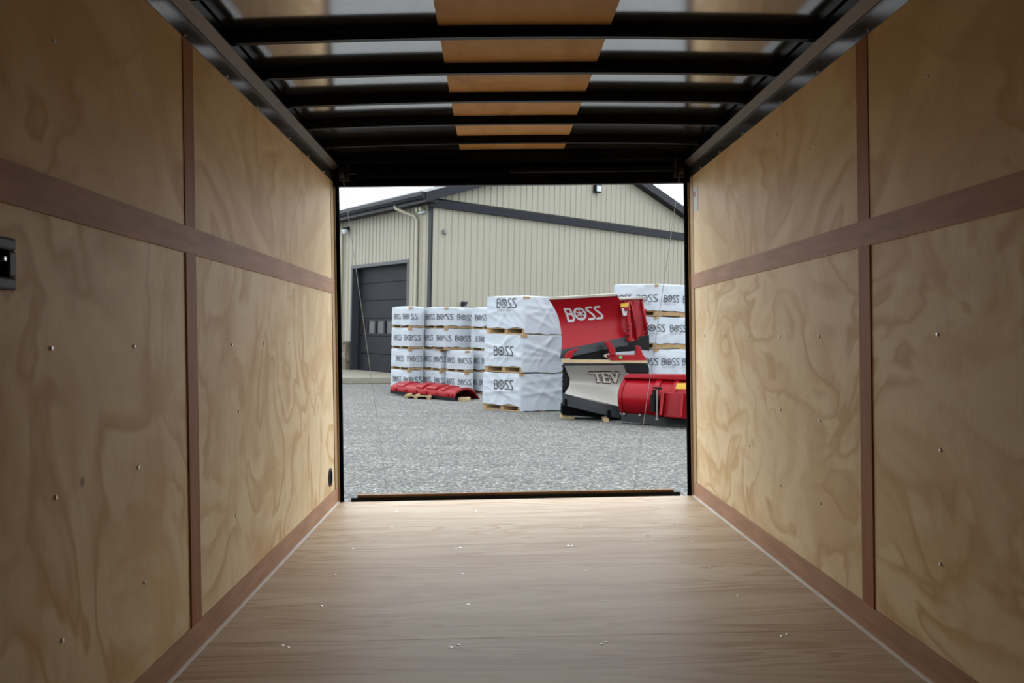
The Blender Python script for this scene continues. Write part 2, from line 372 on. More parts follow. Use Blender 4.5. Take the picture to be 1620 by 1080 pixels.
# fittings on the walls
yy, zz = wall_pt(522, 755, -1)
vg = empty('vent_grommet', (-HW, yy, zz-.05), T, label='small round black grommet low on the left wall by the opening', cat='vent')
TB('rim', MB().tube([(-HW, yy, zz), (-HW+.006, yy, zz), (-HW+.0061, yy, zz)], [.052, .050, .040], 28), 'greyplastic', vg, smooth=30)
TB('cup', MB().tube([(-HW+.004, yy, zz), (-HW+.0075, yy, zz), (-HW+.0076, yy, zz)], [.038, .036, .015], 24), 'blackmatte', vg, smooth=30)
ya, za = wall_pt(18, 460, -1); yb, zb = wall_pt(18, 378, -1); y0 = ya-.12
lp = empty('latch_plate', (-HW, ya-.06, za), T, label='dark grey plastic latch plate with a square recess on the left wall', cat='latch')
plt = MB(); xx = -HW+.012
for (a0, a1, b0, b1) in ((y0, ya, za, za+.024), (y0, ya, zb-.024, zb), (ya-.028, ya, za+.024, zb-.024), (y0, y0+.028, za+.024, zb-.024)): plt.box(-HW, xx, a0, a1, b0, b1)
TB('surround', plt, 'greyplastic', lp, bevel=.005)
TB('recess', MB().box(-HW, -HW+.003, y0+.028, ya-.028, za+.024, zb-.024), 'blackmatte', lp)
zm = (za+zb)/2+.008
TB('knob', MB().tube([(-HW+.003, ya-.040, zm), (-HW+.012, ya-.040, zm)], .004, 12), 'steel', lp, smooth=30, label='small bright knob')
y1, z1 = wall_pt(1093, 302, 1); y2, z2 = wall_pt(1105, 332, 1)
lab = TB('paper_sticker', MB().box(HW-.0035, HW-.002, min(y1, YE-.08, 4.945), y2, z2, z1), 'paper', label='small white paper label with a red mark on the right wall by the opening', cat='label')
yl = y2+.06
TB('mark', MB().box(HW-.0045, HW-.0035, yl, yl+.022, z1-.05, z1-.022).box(HW-.0045, HW-.0035, yl+.004, yl+.03, z1-.033, z1-.028), 'redink', lab)

# ================================================================== THE YARD
def WP(px, py, d):                          # yard point seen at a pixel, at distance d ahead of the camera
    u, v = (px-810)/FPX, (540-py)/FPX; r = u*AX[0] + v*AX[1] + AX[2]; k = d/r.y
    return Vector((r.x*k, d, HC+r.z*k))
def ray_az(px, P, az):                      # ground point on the line from P with heading az seen at column px
    a = radians(az); d = Vector((sin(a), cos(a))); best = None
    lo, hi = 0, 6
    u = (px-810)/FPX
    # column equation ignoring the small roll is solved by bisection on projection
    def col(t):
        q = Vector((P[0]+d.x*t, P[1]+d.y*t, P[2] if len(P) > 2 else 0)) - Vector((0, 0, HC))
        return 810 + FPX*(q @ AX[0])/(q @ AX[2])
    s = 1 if col(.01) < px else -1; inc = col(.2) > col(0)
    for _ in range(40):
        mid = (lo+hi)/2
        if (col(mid) < px) == inc: lo = mid
        else: hi = mid
    return Vector((P[0]+d.x*lo, P[1]+d.y*lo))
g = MB(); NG = 40
g.add([(-60, -20, 0), (60, -20, 0), (60, 90, 0), (-60, 90, 0), (-60, -20, -.3), (60, -20, -.3), (60, 90, -.3), (-60, 90, -.3)], [(0, 1, 2, 3), (4, 7, 6, 5), (0, 4, 5, 1), (1, 5, 6, 2), (2, 6, 7, 3), (3, 7, 4, 0)])
build('gravel_yard', g, 'gravel', origin=(0, 0, 0), label='grey crushed gravel covering the yard behind the trailer', cat='gravel', kind='structure')
bpy.data.objects['gravel_yard'].name = 'floor_yard'

# ---- the metal building
CN = Vector((-2.28, 24.1, 0)); DL = Vector((sin(radians(-36.5)), cos(radians(-36.5)), 0)); DR = Vector((sin(radians(50)), cos(radians(50)), 0))
NL = Vector((-DL.y, DL.x, 0)); NR = Vector((DR.y, -DR.x, 0)); UZ = Vector((0, 0, 1))
def PL(s, z, o=0): return CN + DL*s + NL*o + UZ*z
def PR(s, z, o=0): return CN + DR*s + NR*o + UZ*z
def bbox(P, s0, s1, z0, z1, o0, o1):
    return [P(s0, z0, o0), P(s1, z0, o0), P(s1, z0, o1), P(s0, z0, o1), P(s0, z1, o0), P(s1, z1, o0), P(s1, z1, o1), P(s0, z1, o1)]
bld = empty('metal_building', CN, None, label='large beige metal building with dark trim and a pitched roof', cat='building')
ct = CN + DL*5 + DR*6
def ribbed(P, s0, s1, top, bot, pitch=.2286, skip=None):
    """ribbed sheet metal with raised trapezoid ribs"""
    b = MB(); s = s0; cols = []
    while s < s1:
        for ds, o in ((0, 0), (.006, .020), (.034, .020), (.040, 0)): cols.append((s+ds, o))
        s += pitch
    rows = [[P(a, bot(a) if callable(bot) else bot, o) for a, o in cols], [P(a, top(a) if callable(top) else top, o) for a, o in cols]]
    back = [[P(a, bot(a) if callable(bot) else bot, -.08) for a, o in cols], [P(a, top(a) if callable(top) else top, -.08) for a, o in cols]]
    b.grid(rows); b.grid(back); return b
GZ = lambda s: 5.06 + .334*min(s, 12.44-s)
build('gable_siding', ribbed(PR, 0, 12.44, lambda s: GZ(max(0, min(12.44, s)))+.02, 0), 'siding', bld)
build('eave_siding', ribbed(PL, 0.02, 1.17, 4.98, 0), 'siding', bld)
build('eave_siding', ribbed(PL, 4.87, 14, 4.98, 0), 'siding', bld)
build('eave_siding', ribbed(PL, 1.17, 4.87, 4.98, 3.47), 'siding', bld)
# closing walls behind
build('back_wall', MB().hexa([PR(12.44, 0), PR(12.44, 0)+DL*14, PR(12.4, 0)+DL*14, PR(12.4, 0), PR(12.44, 5), PR(12.44, 5)+DL*14, PR(12.4, 5)+DL*14, PR(12.4, 5)]), 'siding', bld)
# roof
rf = MB()
for (sa, sb) in ((-.42, 6.22), (12.86, 6.22)):
    za, zb_ = GZ(sa) + .01, GZ(6.22) + .01
    q = []
    for z_off in (0, .27):
        q += [CN+DR*sa+NR*.32+UZ*(za+z_off), CN+DR*sb+NR*.32+UZ*(zb_+z_off), CN+DR*sb+DL*14.3+UZ*(zb_+z_off), CN+DR*sa+DL*14.3+UZ*(za+z_off)]
    rf.hexa(q)
build('roof', rf, 'dkmetal', bld)
gt = MB().prism([CN+DR*-.42+NL*0+NR*.30+UZ*z + DR*-o for o, z in ((0, 5.02), (.10, 5.02), (.14, 5.10), (.14, 5.20), (0, 5.20))], DL*14.3)
build('gutter', gt, 'dkmetal', bld)
build('soffit', MB().hexa([p for z in (4.955, 4.985) for p in (CN+DR*-.42+NR*.30+UZ*z, CN+NR*.30+UZ*z, CN+DL*14+UZ*z, CN+DR*-.42+DL*14+UZ*z)]), 'dkmetal', bld)
bd = MB().hexa([PR(-.12, 4.86, 0), PR(12.5, 4.86, 0), PR(12.5, 4.86, .12), PR(-.12, 4.86, .12), PR(-.12, 5.13, 0), PR(12.5, 5.13, 0), PR(12.5, 5.06, .14), PR(-.12, 5.06, .14)])
build('dark_band', bd, 'dkmetal', bld, label='dark sloped trim band between lower wall and gable')
build('corner_trim', MB().hexa(bbox(PL, -.03, .13, 0, 4.95, 0, .03)).hexa(bbox(PR, -.03, .03, 0, 4.88, 0, .03)), 'dkmetal', bld)
# overhead door
od = empty('overhead_door', PL(3.0, .17, -.2), None, label='charcoal overhead garage door with a row of small windows', cat='garage door')
dp = MB()
for i in range(6):
    z0 = .17 + i*.55
    if i == 2:
        dp.hexa(bbox(PL, 1.2, 4.85, z0+.008, z0+.08, -.27, -.22)).hexa(bbox(PL, 1.2, 4.85, z0+.47, z0+.542, -.27, -.22))
        for k in range(7):
            s = 1.2 + k*(3.65-.12)/6
            dp.hexa(bbox(PL, s, s+.12, z0+.08, z0+.47, -.27, -.22))
    else: dp.hexa(bbox(PL, 1.2, 4.85, z0+.008, z0+.542, -.27, -.22))
build('door_panel', dp, 'doorpanel', od)
build('glass', MB().hexa(bbox(PL, 1.2, 4.85, 1.30, 1.80, -.262, -.25)), 'glassdark', od, label='row of small dark window panes')
fj = MB().hexa(bbox(PL, 1.17, 1.27, .17, 3.50, -.215, .03)).hexa(bbox(PL, 4.77, 4.87, .17, 3.50, -.215, .03)).hexa(bbox(PL, 1.27, 4.77, 3.40, 3.50, -.215, .03))
build('frame', fj, 'doorframe', od)
build('interior_backing', MB().hexa(bbox(PL, 1.0, 5.0, .1, 3.6, -.36, -.30)), 'blackmatte', bld)
# downspouts, lamps, wall boxes
def thing_mb(name, mb, m, label, cat, **kw): return build(name, mb, m, None, label=label, cat=cat, **kw)
ds = MB().tube([PL(1.35, 5.0, .42), PL(1.33, 4.93, .40), PL(1.05, 4.78, .22), PL(.78, 4.68, .09), PL(.70, 4.55, .065), PL(.70, .3, .065), PL(.72, .2, .2)], .048, 10)
build('downspout', ds, 'tan', bld, smooth=30)
build('downspout', MB().tube([PL(5.5, 4.9, .3), PL(5.5, 4.7, .07), PL(5.5, .3, .07)], .045, 10), 'tan', bld, smooth=30)
def flood(P, s, z, label, sc=1):
    e = empty('wall_lamp', P(s, z, .03), None, label=label, cat='wall lamp')
    build('housing', MB().hexa(bbox(P, s-.13*sc, s+.13*sc, z-.13*sc, z+.13*sc, .03, .17)), 'dkmetal', e, bevel=.02)
    build('lens', MB().hexa(bbox(P, s-.10*sc, s+.10*sc, z-.10*sc, z+.09*sc, .165, .18)), 'lens', e, bevel=.01, label='white lens')
flood(PR, 6.35, 6.14, 'square dark floodlight with white lens high on the gable', 1.0)
jl = empty('wall_lamp', PL(5.08, 4.62, .03), None, label='small round jar lamp under the eave at the left of the garage door', cat='wall lamp')
build('housing', MB().tube([PL(5.08, 4.72, .16), PL(5.08, 4.68, .16), PL(5.08, 4.67, .16)], [.05, .11, .11], 16).hexa(bbox(PL, 5.04, 5.12, 4.64, 4.76, .02, .10)), 'dkmetal', jl, smooth=30)
build('lens', MB().tube([PL(5.08, 4.67, .16), PL(5.08, 4.60, .16), PL(5.08, 4.53, .16), PL(5.08, 4.50, .16)], [.10, .10, .08, .03], 16), 'lens', jl, smooth=30, label='pale glass jar')
thing_mb('sensor_box', MB().hexa(bbox(PR, .36, .46, 4.16, 4.28, .02, .10)), 'dullsteel', 'tiny grey sensor box on the siding right of the dark corner', 'sensor', bevel=.01)
em = empty('twin_spotlight', PL(.45, 4.74, .05), None, label='small twin-headed white lamp at the building corner under the eave', cat='wall lamp')
build('body', MB().hexa(bbox(PL, .28, .58, 4.72, 4.80, .03, .10)), 'lens', em, bevel=.01)
for s in (.34, .53): build('lamp_head', MB().tube([PL(s, 4.86, .06), PL(s, 4.84, .12), PL(s, 4.82, .19)], [.03, .06, .065], 14), 'tan', em, smooth=30)
thing_mb('hose_bracket', MB().hexa(bbox(PR, 1.05, 1.17, 2.18, 2.30, .02, .12)).tube([PR(1.15, 2.24, .1), PR(1.20, 2.29, .13)], .02, 8), 'dkmetal', 'small dark fitting on the siding just above the left crates', 'fitting')
thing_mb('stone_pier', MB().hexa(bbox(PL, 4.88, 5.36, .0, 1.02, .02, .16)).hexa(bbox(PL, 4.86, 5.38, 1.02, 1.08, .02, .20)), 'stone', 'short stone wainscot left of the garage door', 'stone wall', bevel=.012)
thing_mb('dark_panel', MB().hexa(bbox(PL, 5.60, 5.75, .0, 1.14, .02, .5)), 'dkmetal', 'narrow dark panel at the far left beside the stone wainscot', 'panel', bevel=.02)
A = Vector((-4.5, 23.05, 0)); dA = Vector((1.25, .66, 0)).normalized()
sl = MB().prism([A-dA*5, A+dA*2.0, PL(.1, 0, .03), PL(9, 0, .03)], (0, 0, .17)); 
build('trim_pad', sl, 'concrete', None, kind='structure', bevel=.02)
bpy.data.objects['trim_pad'].name = 'trim_14'
build('trim_pad', MB().hexa(bbox(PL, .6, 5.4, 0, .169, -.6, .03)), 'concrete', None, kind='structure')
bpy.data.objects['trim_pad'].name = 'trim_15'

# ------------------------------------------------------------------ lettering
S_ = [(.50, 1), (.13, 1), (.03, .93), (.02, .82), (.08, .73), (.46, .33), (.53, .22), (.52, .08), (.42, 0), (0, 0)]
B_ = [[(0, .5), (0, 1), (.36, 1), (.46, .93), (.46, .64), (.36, .54), (0, .54)], [(.36, .54), (.50, .44), (.52, .12), (.42, 0), (0, 0), (0, .54)]]
def circ(cx, cy, r, n=20): return [(cx+r*cos(2*pi*i/n), cy+r*sin(2*pi*i/n)) for i in range(n+1)]
LOGO = [B_[0], B_[1], circ(1.17, .5, .47)] + [[(1.17+.1*cos(a), .5+.1*sin(a)), (1.17+.36*cos(a), .5+.36*sin(a))] for a in [pi/6+i*pi/3 for i in range(6)]] + [[(x+1.83, y) for x, y in S_], [(x+2.56, y) for x, y in S_]]
LOGOW = [.17]*3 + [.085]*6 + [.17]*2
LOGO.append(circ(1.17, .5, .07, 8)); LOGOW.append(.10)
LW = 3.10
def strokes(surf, h, lines, widths, x0=0, step=.03, grow=0, rnd_=True):
    """flat lettering ribbons following a surface: surf(x, y) -> point"""
    b = MB()
    for line, w in zip(lines, widths):
        w = w*h/2 + grow
        pts = [(x0+x*h, y*h) for x, y in line]
        if not rnd_:
            (ax, ay), (bx, by) = pts; L = math.hypot(bx-ax, by-ay); e = w*.35 if grow == 0 else 0
            pts = [(ax-(bx-ax)/L*e, ay-(by-ay)/L*e), (bx+(bx-ax)/L*e, by+(by-ay)/L*e)]
        for (ax, ay), (bx, by) in zip(pts[:-1], pts[1:]):
            L = math.hypot(bx-ax, by-ay); n = max(1, int(L/step)); dx, dy = (bx-ax)/max(L, 1e-6), (by-ay)/max(L, 1e-6)
            rows = [[surf(ax+dx*L*i/n - dy*w*k, ay+dy*L*i/n + dx*w*k) for k in (-1, 1)] for i in range(n+1)]
            b.grid(rows)
        for (ax, ay) in (pts if rnd_ else ()):
            k0 = [surf((ax+w*cos(a*pi/4)), ay+w*sin(a*pi/4)) for a in range(8)]
            b.add(k0, [tuple(range(8))])
    return b
CAP = {'S': [[(.6, 1), (0, 1), (0, .5), (.6, .5), (.6, 0), (0, 0)]], 'N': [[(0, 0), (0, 1), (.6, 0), (.6, 1)]], 'O': [[(0, 0), (0, 1), (.6, 1), (.6, 0), (0, 0)]],
       'W': [[(0, 1), (.15, 0), (.3, .7), (.45, 0), (.6, 1)]], 'P': [[(0, 0), (0, 1), (.6, 1), (.6, .5), (0, .5)]], 'L': [[(0, 1), (0, 0), (.6, 0)]]}
CAPTION = []
for i, ch in enumerate('SNOWPLOW'): CAPTION += [[(x+i*1.75, y) for x, y in l] for l in CAP[ch]]

# ------------------------------------------------------------------ wrapped crates
def pxc(p):
    q = Vector((p[0], p[1], .6)) - Vector((0, 0, HC)); return 810 + FPX*(q @ AX[0])/(q @ AX[2])
def crate(P, L, R, z0, hp, hc, marks, seed, label, group, wrinkle=.010, hang=False, bulge=.006, step=.05, block=True, cap=True):
    """P near corner, L far end of the left face, R far end of the right face (2-D yard points)"""
    P, L, R = (Vector((q[0], q[1], 0)) for q in (P, L, R)); Q = L + R - P
    root = empty('wrapped_crate', ((P+Q)/2)+Vector((0, 0, z0)), None, label=label, cat='crate', group=group)
    # pallet: runners and boards following the footprint
    def uv(u, v, z): return P + (L-P)*u + (R-P)*v + Vector((0, 0, z0+z))
    def pb(u0, u1, v0, v1, a, b): return [uv(u0, v0, a), uv(u1, v0, a), uv(u1, v1, a), uv(u0, v1, a), uv(u0, v0, b), uv(u1, v0, b), uv(u1, v1, b), uv(u0, v1, b)]
    pm = MB()
    for u0 in (.0, .46, .92): pm.hexa(pb(u0, u0+.08, .01, .99, hp*.16, hp*.84))
    for k in range(5):
        v0 = .0 + k*.225; pm.hexa(pb(0, 1, v0, v0+.1, hp*.84, hp))
    for v0 in (0, .45, .9): pm.hexa(pb(0, 1, v0, v0+.1, 0, hp*.16))
    build('pallet', pm, 'pallet', root)
    # cover
    cs = [P, R, Q, L]; ctr = (P+Q)/2
    lens = [(cs[(i+1) % 4]-cs[i]).length for i in range(4)]
    nrm = []
    for i in range(4):
        d = (cs[(i+1) % 4]-cs[i]).normalized(); nn = Vector((d.y, -d.x, 0))
        if nn @ (ctr-cs[i]) > 0: nn = -nn
        nrm.append(nn)
    rr = random.Random(seed); ph = rr.random()*50
    folds = [(rr.uniform(.1, .9), rr.uniform(.2, .8), rr.uniform(-1.1, 1.1), rr.uniform(.5, 1)) for _ in range(8)]
    def disp(i, s, z):
        q = Vector((s*3.2+ph+i*7, z*4.5, ph))
        d = noise.noise(q)*.55 + .35*noise.noise(q*2.7)
        for fs, fz, fa, am in folds:
            t_ = (s-fs*lens[i])*sin(fa) - (z-fz*hc)*cos(fa)
            d += am*1.2*math.exp(-(t_/.034)**2)
        edge = min(1, s/.05, (lens[i]-s)/.05) if lens[i] > .1 else 1
        return wrinkle*d*max(.15, edge) - .003*(1-max(0, edge))
    def surf(i, s, z, off=0):
        d = (cs[(i+1) % 4]-cs[i]).normalized()
        return cs[i] + d*s + nrm[i]*(.012+disp(i, s, z)+off) + Vector((0, 0, z0+hp+z))
    nz = max(4, int(hc/step)); rows = []
    ring = []
    for i in range(4):
        ni = max(4, int(lens[i]/step)); ring += [(i, lens[i]*k/ni) for k in range(ni)]
    for r in range(nz+1):
        row = []
        for i, s in ring:
            z = hc*r/nz
            if r == 0:
                z = .012*noise.noise(Vector((s*5+ph, i*3.3, 1)))*2
                if hang and i == 0: z -= hp*.85
            row.append(surf(i, s, z))
        rows.append(row)
    for f, up in ((.96, .012), (.8, .6), (.55, .9), (.3, 1), (.08, 1.0)):
        row = []
        for p in rows[nz]:
            c2 = Vector((ctr.x, ctr.y, z0+hp+hc)); q = c2.lerp(p, f)
            q.z = z0+hp+hc + (bulge*up if f < .9 else .008) + .010*noise.noise(Vector((q.x*4, q.y*4, ph)))
            row.append(q)
        rows.append(row)
    cm = MB().grid(rows, True); k0 = (len(rows)-1)*len(ring); cm.f.append(tuple(range(k0, k0+len(ring))))
    cov = build('cover', cm, 'cloth', root, smooth=48)
    # lettering runs along the two visible faces; t is the distance from the near corner, negative on the left face
    def t_of(px):
        c0 = WP(px, 560, 1)
        for far, sg in ((R, 1), (L, -1)):
            d = (far-P).normalized(); a0 = c0.x/c0.y      # x/y ratio of that column
            t_ = (a0*P.y-P.x)/(d.x-a0*d.y)
            if t_ >= -.02 and sg*(px-pxc(P)) >= 0: return sg*abs(t_)
        return 0
    def face(t_, z, off):
        if t_ >= 0: return surf(0, min(lens[0], t_), z, off)
        return surf(3, max(0.0, lens[3]+t_), z, off)
    for (p0, p1, zb_, h) in marks:
        t0, t1 = t_of(p0), t_of(p1); k_ = (t1-t0)/(LW*h)
        sf = lambda x, y: face(t0+x*k_, zb_+y, .009)
        build('printed_lettering', strokes(sf, h, LOGO, [w_*.78 for w_ in LOGOW]), 'ink', cov)
        if cap:
            sf2 = lambda x, y: face(t0+x*k_, zb_-h*.42+y, .009)
            build('caption', strokes(sf2, h*.17, CAPTION, [.2]*len(CAPTION), x0=.1*h), 'inkfaint', cov, label='small spaced grey capitals under the print')
    if block:
        b0 = P.lerp(R, .03)
        bm_ = MB().hexa([P + (L-P).normalized()*a + (R-P).normalized()*b_ + Vector((0, 0, z)) for z in (z0+hp+hc-.038, z0+hp+hc+.006) for a, b_ in ((-.02, -.03), (.02, -.03), (.02, .075), (-.02, .075))])
        build('corner_block', bm_, 'pallet', root)
    return root
def foot(px, pxl, pxr, d, azl, azr):
    p = WP(px, 600, d); P = (p.x, p.y)
    return P, ray_az(pxl, (p.x, p.y, .8), azl), ray_az(pxr, (p.x, p.y, .8), azr)
ORD = ['lowest', 'second from the ground', 'third from the ground', 'topmost']
# cluster A, far left: columns of four
GA = 'small wrapped crates stacked at the far left'
H_ = .118
def top(k, n=3): return .03 if k == n else .006
P, L, R = foot(646, 619.5, 669.5, 20.8, -42, 52); hA = .503
MA = [[(624, 637), (641, 667)], [(628, 640), (646, 667)], [(624, 636), (641, 664)], [(623.7, 634), (638, 658.5)]]
for k in range(4):
    crate((P[0]+.01*(k % 2), P[1]), L, R, k*hA, .06, hA-.076, [(a, b, .15, H_) for a, b in MA[k]], 10+k, 'white wrapped crate in the leftmost column before the garage door, %s' % ORD[k], GA, .007, step=.06, bulge=top(k), cap=False)
P2, L2, R2 = foot(703, 669.5, 748, 20.5, -38, 50)
for k, m_ in ((2, [(672, 686), (692, 712), (719, 744)]), (3, [(674, 688), (692, 715), (722, 746.5)])):
    crate(P2, L2, R2, k*hA, .065, hA-.082, [(a, b, .15, H_) for a, b in m_], 30+k,
          'wide white wrapped crate with pale pallet board in the second column, %s' % ('topmost' if k == 3 else 'just below the topmost'), GA, .009, step=.06, bulge=top(k), cap=False)
P3, L3, R3 = foot(697, 669.5, 709, 20.75, -45, 55)
P4, L4, R4 = foot(737, 706.5, 749, 20.2, -45, 55)
for k in (0, 1):
    e_ = 'lowest' if k == 0 else 'directly under the wide crates'
    crate(P3, L3, R3, k*hA, .06, hA-.076, [((671, 684), (672, 684))[k] + (.15, H_), ((690, 705.5), (688, 705.5))[k] + (.15, H_)], 50+k, 'narrow white wrapped crate beside the leftmost column, ' + e_, GA, .008, step=.06, cap=False)
    crate(P4, L4, R4, k*hA, .06, hA-.076, [(709, 721, .15, H_), (727, 745, .15, H_)], 60+k, 'narrow white crate in the middle of the far left stacks, ' + e_, GA, .008, step=.06, cap=False)
P5, L5, R5 = foot(781, 745, 800, 20.15, -48, 50)
for k, m_ in enumerate([[(750, 757), (761, 775)], [(750, 760), (764, 780)], [(753, 757), (759, 777)], [(752, 771)]]):
    crate(P5, L5, R5, k*hA, .06, hA-.076, [(a, b, .15, H_) for a, b in m_], 70+k, 'white wrapped crate half hidden behind the tall middle stack, %s' % ORD[k], GA, .009, step=.06, bulge=top(k), cap=False)
# stack B, middle: three tall crates, print on the left face, plain folded right face
P, L, R = foot(827, 767.5, 897, 15.75, -57, 64); hB = .70
for k, m_ in enumerate([(784, 813.5, .285), (783, 813, .20), (786, 816, .375)]):
    off = [(-.03, 0), (-.015, .02), (.02, .05)][k]; nm = ['lowest', 'middle one', 'topmost'][k]
    mv = lambda q: (q[0]+off[0], q[1]+off[1])
    crate(mv(P), mv(L), mv(R), k*hB, .11, hB-.13, [(m_[0], m_[1], m_[2], .158)], 80+k,
          'tall white wrapped crate with one large print in the middle stack, %s' % nm, 'tall wrapped crates in the middle stack', .0115, hang=True, step=.022, bulge=top(k, 2))
# stack C, right: four crates behind the ploughs
P, L, R = foot(1036, 969, 1120, 15.9, -62, 62); hC = .593
MC = [[(1048, 1071)], [(1014, 1040), (1046.5, 1073), (1079, 1104)], [(1018, 1050), (1058.5, 1083), (1091, 1114)], [(973, 998), (1006.5, 1037.5), (1047.5, 1071), (1078, 1101)]]
for k in range(4):
    nm = ['lowest', 'second from the ground', 'third from the ground', 'topmost'][k]
    crate(P, L, R, k*hC, .10, hC-.12, [(a, b, (.18, .20, .22, .17)[k], .118) for a, b in MC[k]], 90+k,
          'wide white crate in the right stack behind the snow ploughs, %s' % nm, 'wide wrapped crates in the right stack', .010, step=.045, bulge=top(k))

# ------------------------------------------------------------------ snow ploughs
def prof(pts, deps): return [WP(x, y, d) for (x, y), d in zip(pts, deps)]
def pxprism(pts, d, th): return MB().prism([WP(x, y, d) for x, y in pts], (0, th, 0))
def lerp_prof(A_, B_, t_): return [a_.lerp(b_, t_) for a_, b_ in zip(A_, B_)]
def samp(pr, v):                       # point at fraction v along a profile
    k = v*(len(pr)-1); i = min(int(k), len(pr)-2); return pr[i].lerp(pr[i+1], k-i)
def refine(pr, n=14):                  # smooth a coarse profile (Catmull-Rom)
    out = []
    for j in range(n+1):
        k = j/n*(len(pr)-1); i = min(int(k), len(pr)-2); t_ = k-i
        p0 = pr[max(i-1, 0)]; p1 = pr[i]; p2 = pr[i+1]; p3 = pr[min(i+2, len(pr)-1)]
        out.append(.5*((2*p1) + (p2-p0)*t_ + (2*p0-5*p1+4*p2-p3)*t_*t_ + (3*p1-p0-3*p2+p3)*t_**3))
    return out
up = empty('snow_plow', WP(940, 569, 14.9), None, label='upper red V-shaped snow plough with pale lettering, standing on top of the other plough', cat='snow plough')
UA = refine(prof([(868, 474), (876, 486), (883, 501), (887, 519), (888.5, 537), (888, 554)], [14.30, 14.46, 14.58, 14.62, 14.58, 14.50]))
UB = refine(prof([(976, 467.5), (983.5, 479), (987, 493), (989.5, 508), (991.5, 521), (993, 533)], [14.85, 15.02, 15.15, 15.2, 15.17, 15.10]))
build('wing', MB().sheet(UA, UB, (.01, .05, 0), 12), 'red', up, smooth=50, label='left wing with the pale lettering')
def wing_surf(A_, B_, su, sv, off=-.012):
    def f(x, y): 
        a_ = samp(A_, max(0, min(1, sv(y)))); b_ = samp(B_, max(0, min(1, sv(y)))); p = a_.lerp(b_, su(x)); return p + Vector((0, off, 0))
    return f
# lettering on the wing: fraction across 0..1 and down 0..1
LU0, LU1, LV0, LV1 = .135, .655, .49, .255
sf = wing_surf(UA, UB, lambda x: LU0+(LU1-LU0)*x/LW, lambda y: LV0+(LV1-LV0)*y)
build('lettering', strokes(sf, 1, LOGO, LOGOW, step=.08), 'letter', up, label='pale grey capital letters with a wheel-shaped O')
def lip(a0, a1, d0, d1, th=3.6):
    return MB().hexa([WP(a0[0], a0[1], d0), WP(a1[0], a1[1], d1), WP(a1[0], a1[1]-1, d1+.12), WP(a0[0], a0[1]-1, d0+.12), WP(a0[0]-1, a0[1]-th, d0-.03), WP(a1[0]+1, a1[1]-th, d1-.03), WP(a1[0]+1, a1[1]-th-.5, d1+.10), WP(a0[0]-1, a0[1]-th-.5, d0+.10)])
build('deflector', lip((867.5, 474), (975, 467.8), 14.27, 14.82), 'white', up, label='white top deflector strip')
build('deflector', lip((978, 474.2), (1020, 472.5), 15.05, 15.5, 3.2), 'white', up, label='white top deflector strip')
build('cutting_edge', MB().hexa([WP(888, 553, 14.46), WP(993.5, 532, 15.06), WP(993.5, 532, 15.10), WP(888, 553, 14.5), WP(885.5, 567, 14.40), WP(994, 545.5, 15.02), WP(994, 545.5, 15.06), WP(885.5, 567, 14.44)]), 'edge', up)
# right wing: convex back seen in steep view
RA = refine(prof([(979, 473), (984, 485), (987, 500), (990, 515), (992, 528), (994, 541)], [15.16, 15.3, 15.36, 15.36, 15.3, 15.2]))
RB = refine(prof([(1017, 472.5), (1018, 485), (1020, 498), (1022, 510), (1024, 522), (1026, 533)], [15.55, 15.5, 15.42, 15.4, 15.42, 15.5]))
build('wing', MB().sheet(RA, RB, (.01, .05, 0), 8), 'red', up, smooth=50, label='right wing seen from behind its curve')
for u0, u1, dd in ((.40, .46, .16), (.93, 1.0, .10)):
    A_ = lerp_prof(RA, RB, u0); B_ = lerp_prof(RA, RB, u1)
    rb = MB().sheet([p + Vector((0, -dd*sin(pi*min(1, (i+.6)/len(A_))), 0)) for i, p in enumerate(A_)], [p + Vector((0, -dd*sin(pi*min(1, (i+.6)/len(B_))), 0)) for i, p in enumerate(B_)], (0, dd+.02, 0), 1)
    build('rib', rb, 'red', up)
build('hinge_post', MB().tube([WP(992, 476, 15.06), WP(996, 540, 15.06)], .04, 14), 'red', up, smooth=30)
for yh in (489, 513, 519, 527, 536): build('hinge_knuckle', MB().tube([WP(991.5+(yh-476)*.06, yh-2, 15.03), WP(991.9+(yh-476)*.06, yh+2, 15.03)], .058, 12), 'red', up, smooth=30)
build('sticker', pxprism([(981.5, 480.5), (995, 478.5), (994, 484.5), (982, 486)], 15.02, .006), 'yellow', up, label='yellow warning sticker')
build('sticker', pxprism([(983, 487.5), (993, 486.5), (991.5, 499), (986, 499.5)], 15.02, .006), 'letter', up, label='pale printed sticker')
for yt, wt in ((491, 4), (497, 3.5), (512, 6), (518, 6), (525, 6), (531, 5)): build('trip_lug', pxprism([(1016, yt-2.4), (1019+wt, yt-2), (1020+wt, yt+1.6), (1016, yt+2.2)], 15.40, .05), 'red', up)
build('cutting_edge', pxprism([(992, 537), (1023, 530), (1027, 530), (1027.5, 555), (1015, 553.5), (992, 556)], 15.35, .06), 'blackmetal', up, label='black lower edge of the right wing')
build('underframe', pxprism([(903, 566), (905, 560), (960, 547), (1012, 549), (1010, 554), (965, 558), (958, 560), (953.5, 562.6), (966, 568.5), (903, 568.5)], 15.3, .3), 'blackmetal', up)
lg = [[(893, 563), (899, 556), (908, 552.5), (914, 551), (915, 553.5), (908, 557), (904.5, 566.5), (892.5, 566.5)]]
build('shoe', pxprism(lg[0], 14.36, .16), 'red', up, bevel=.01)
build('shoe', pxprism([(956.5, 541), (965, 539.5), (971, 548), (974.5, 553), (974, 562), (966, 562), (962.5, 551)], 14.62, .14), 'red', up, bevel=.01)
build('shoe', pxprism([(1007.5, 546), (1013, 548), (1018, 562), (1005, 562)], 14.75, .14), 'red', up, bevel=.01)
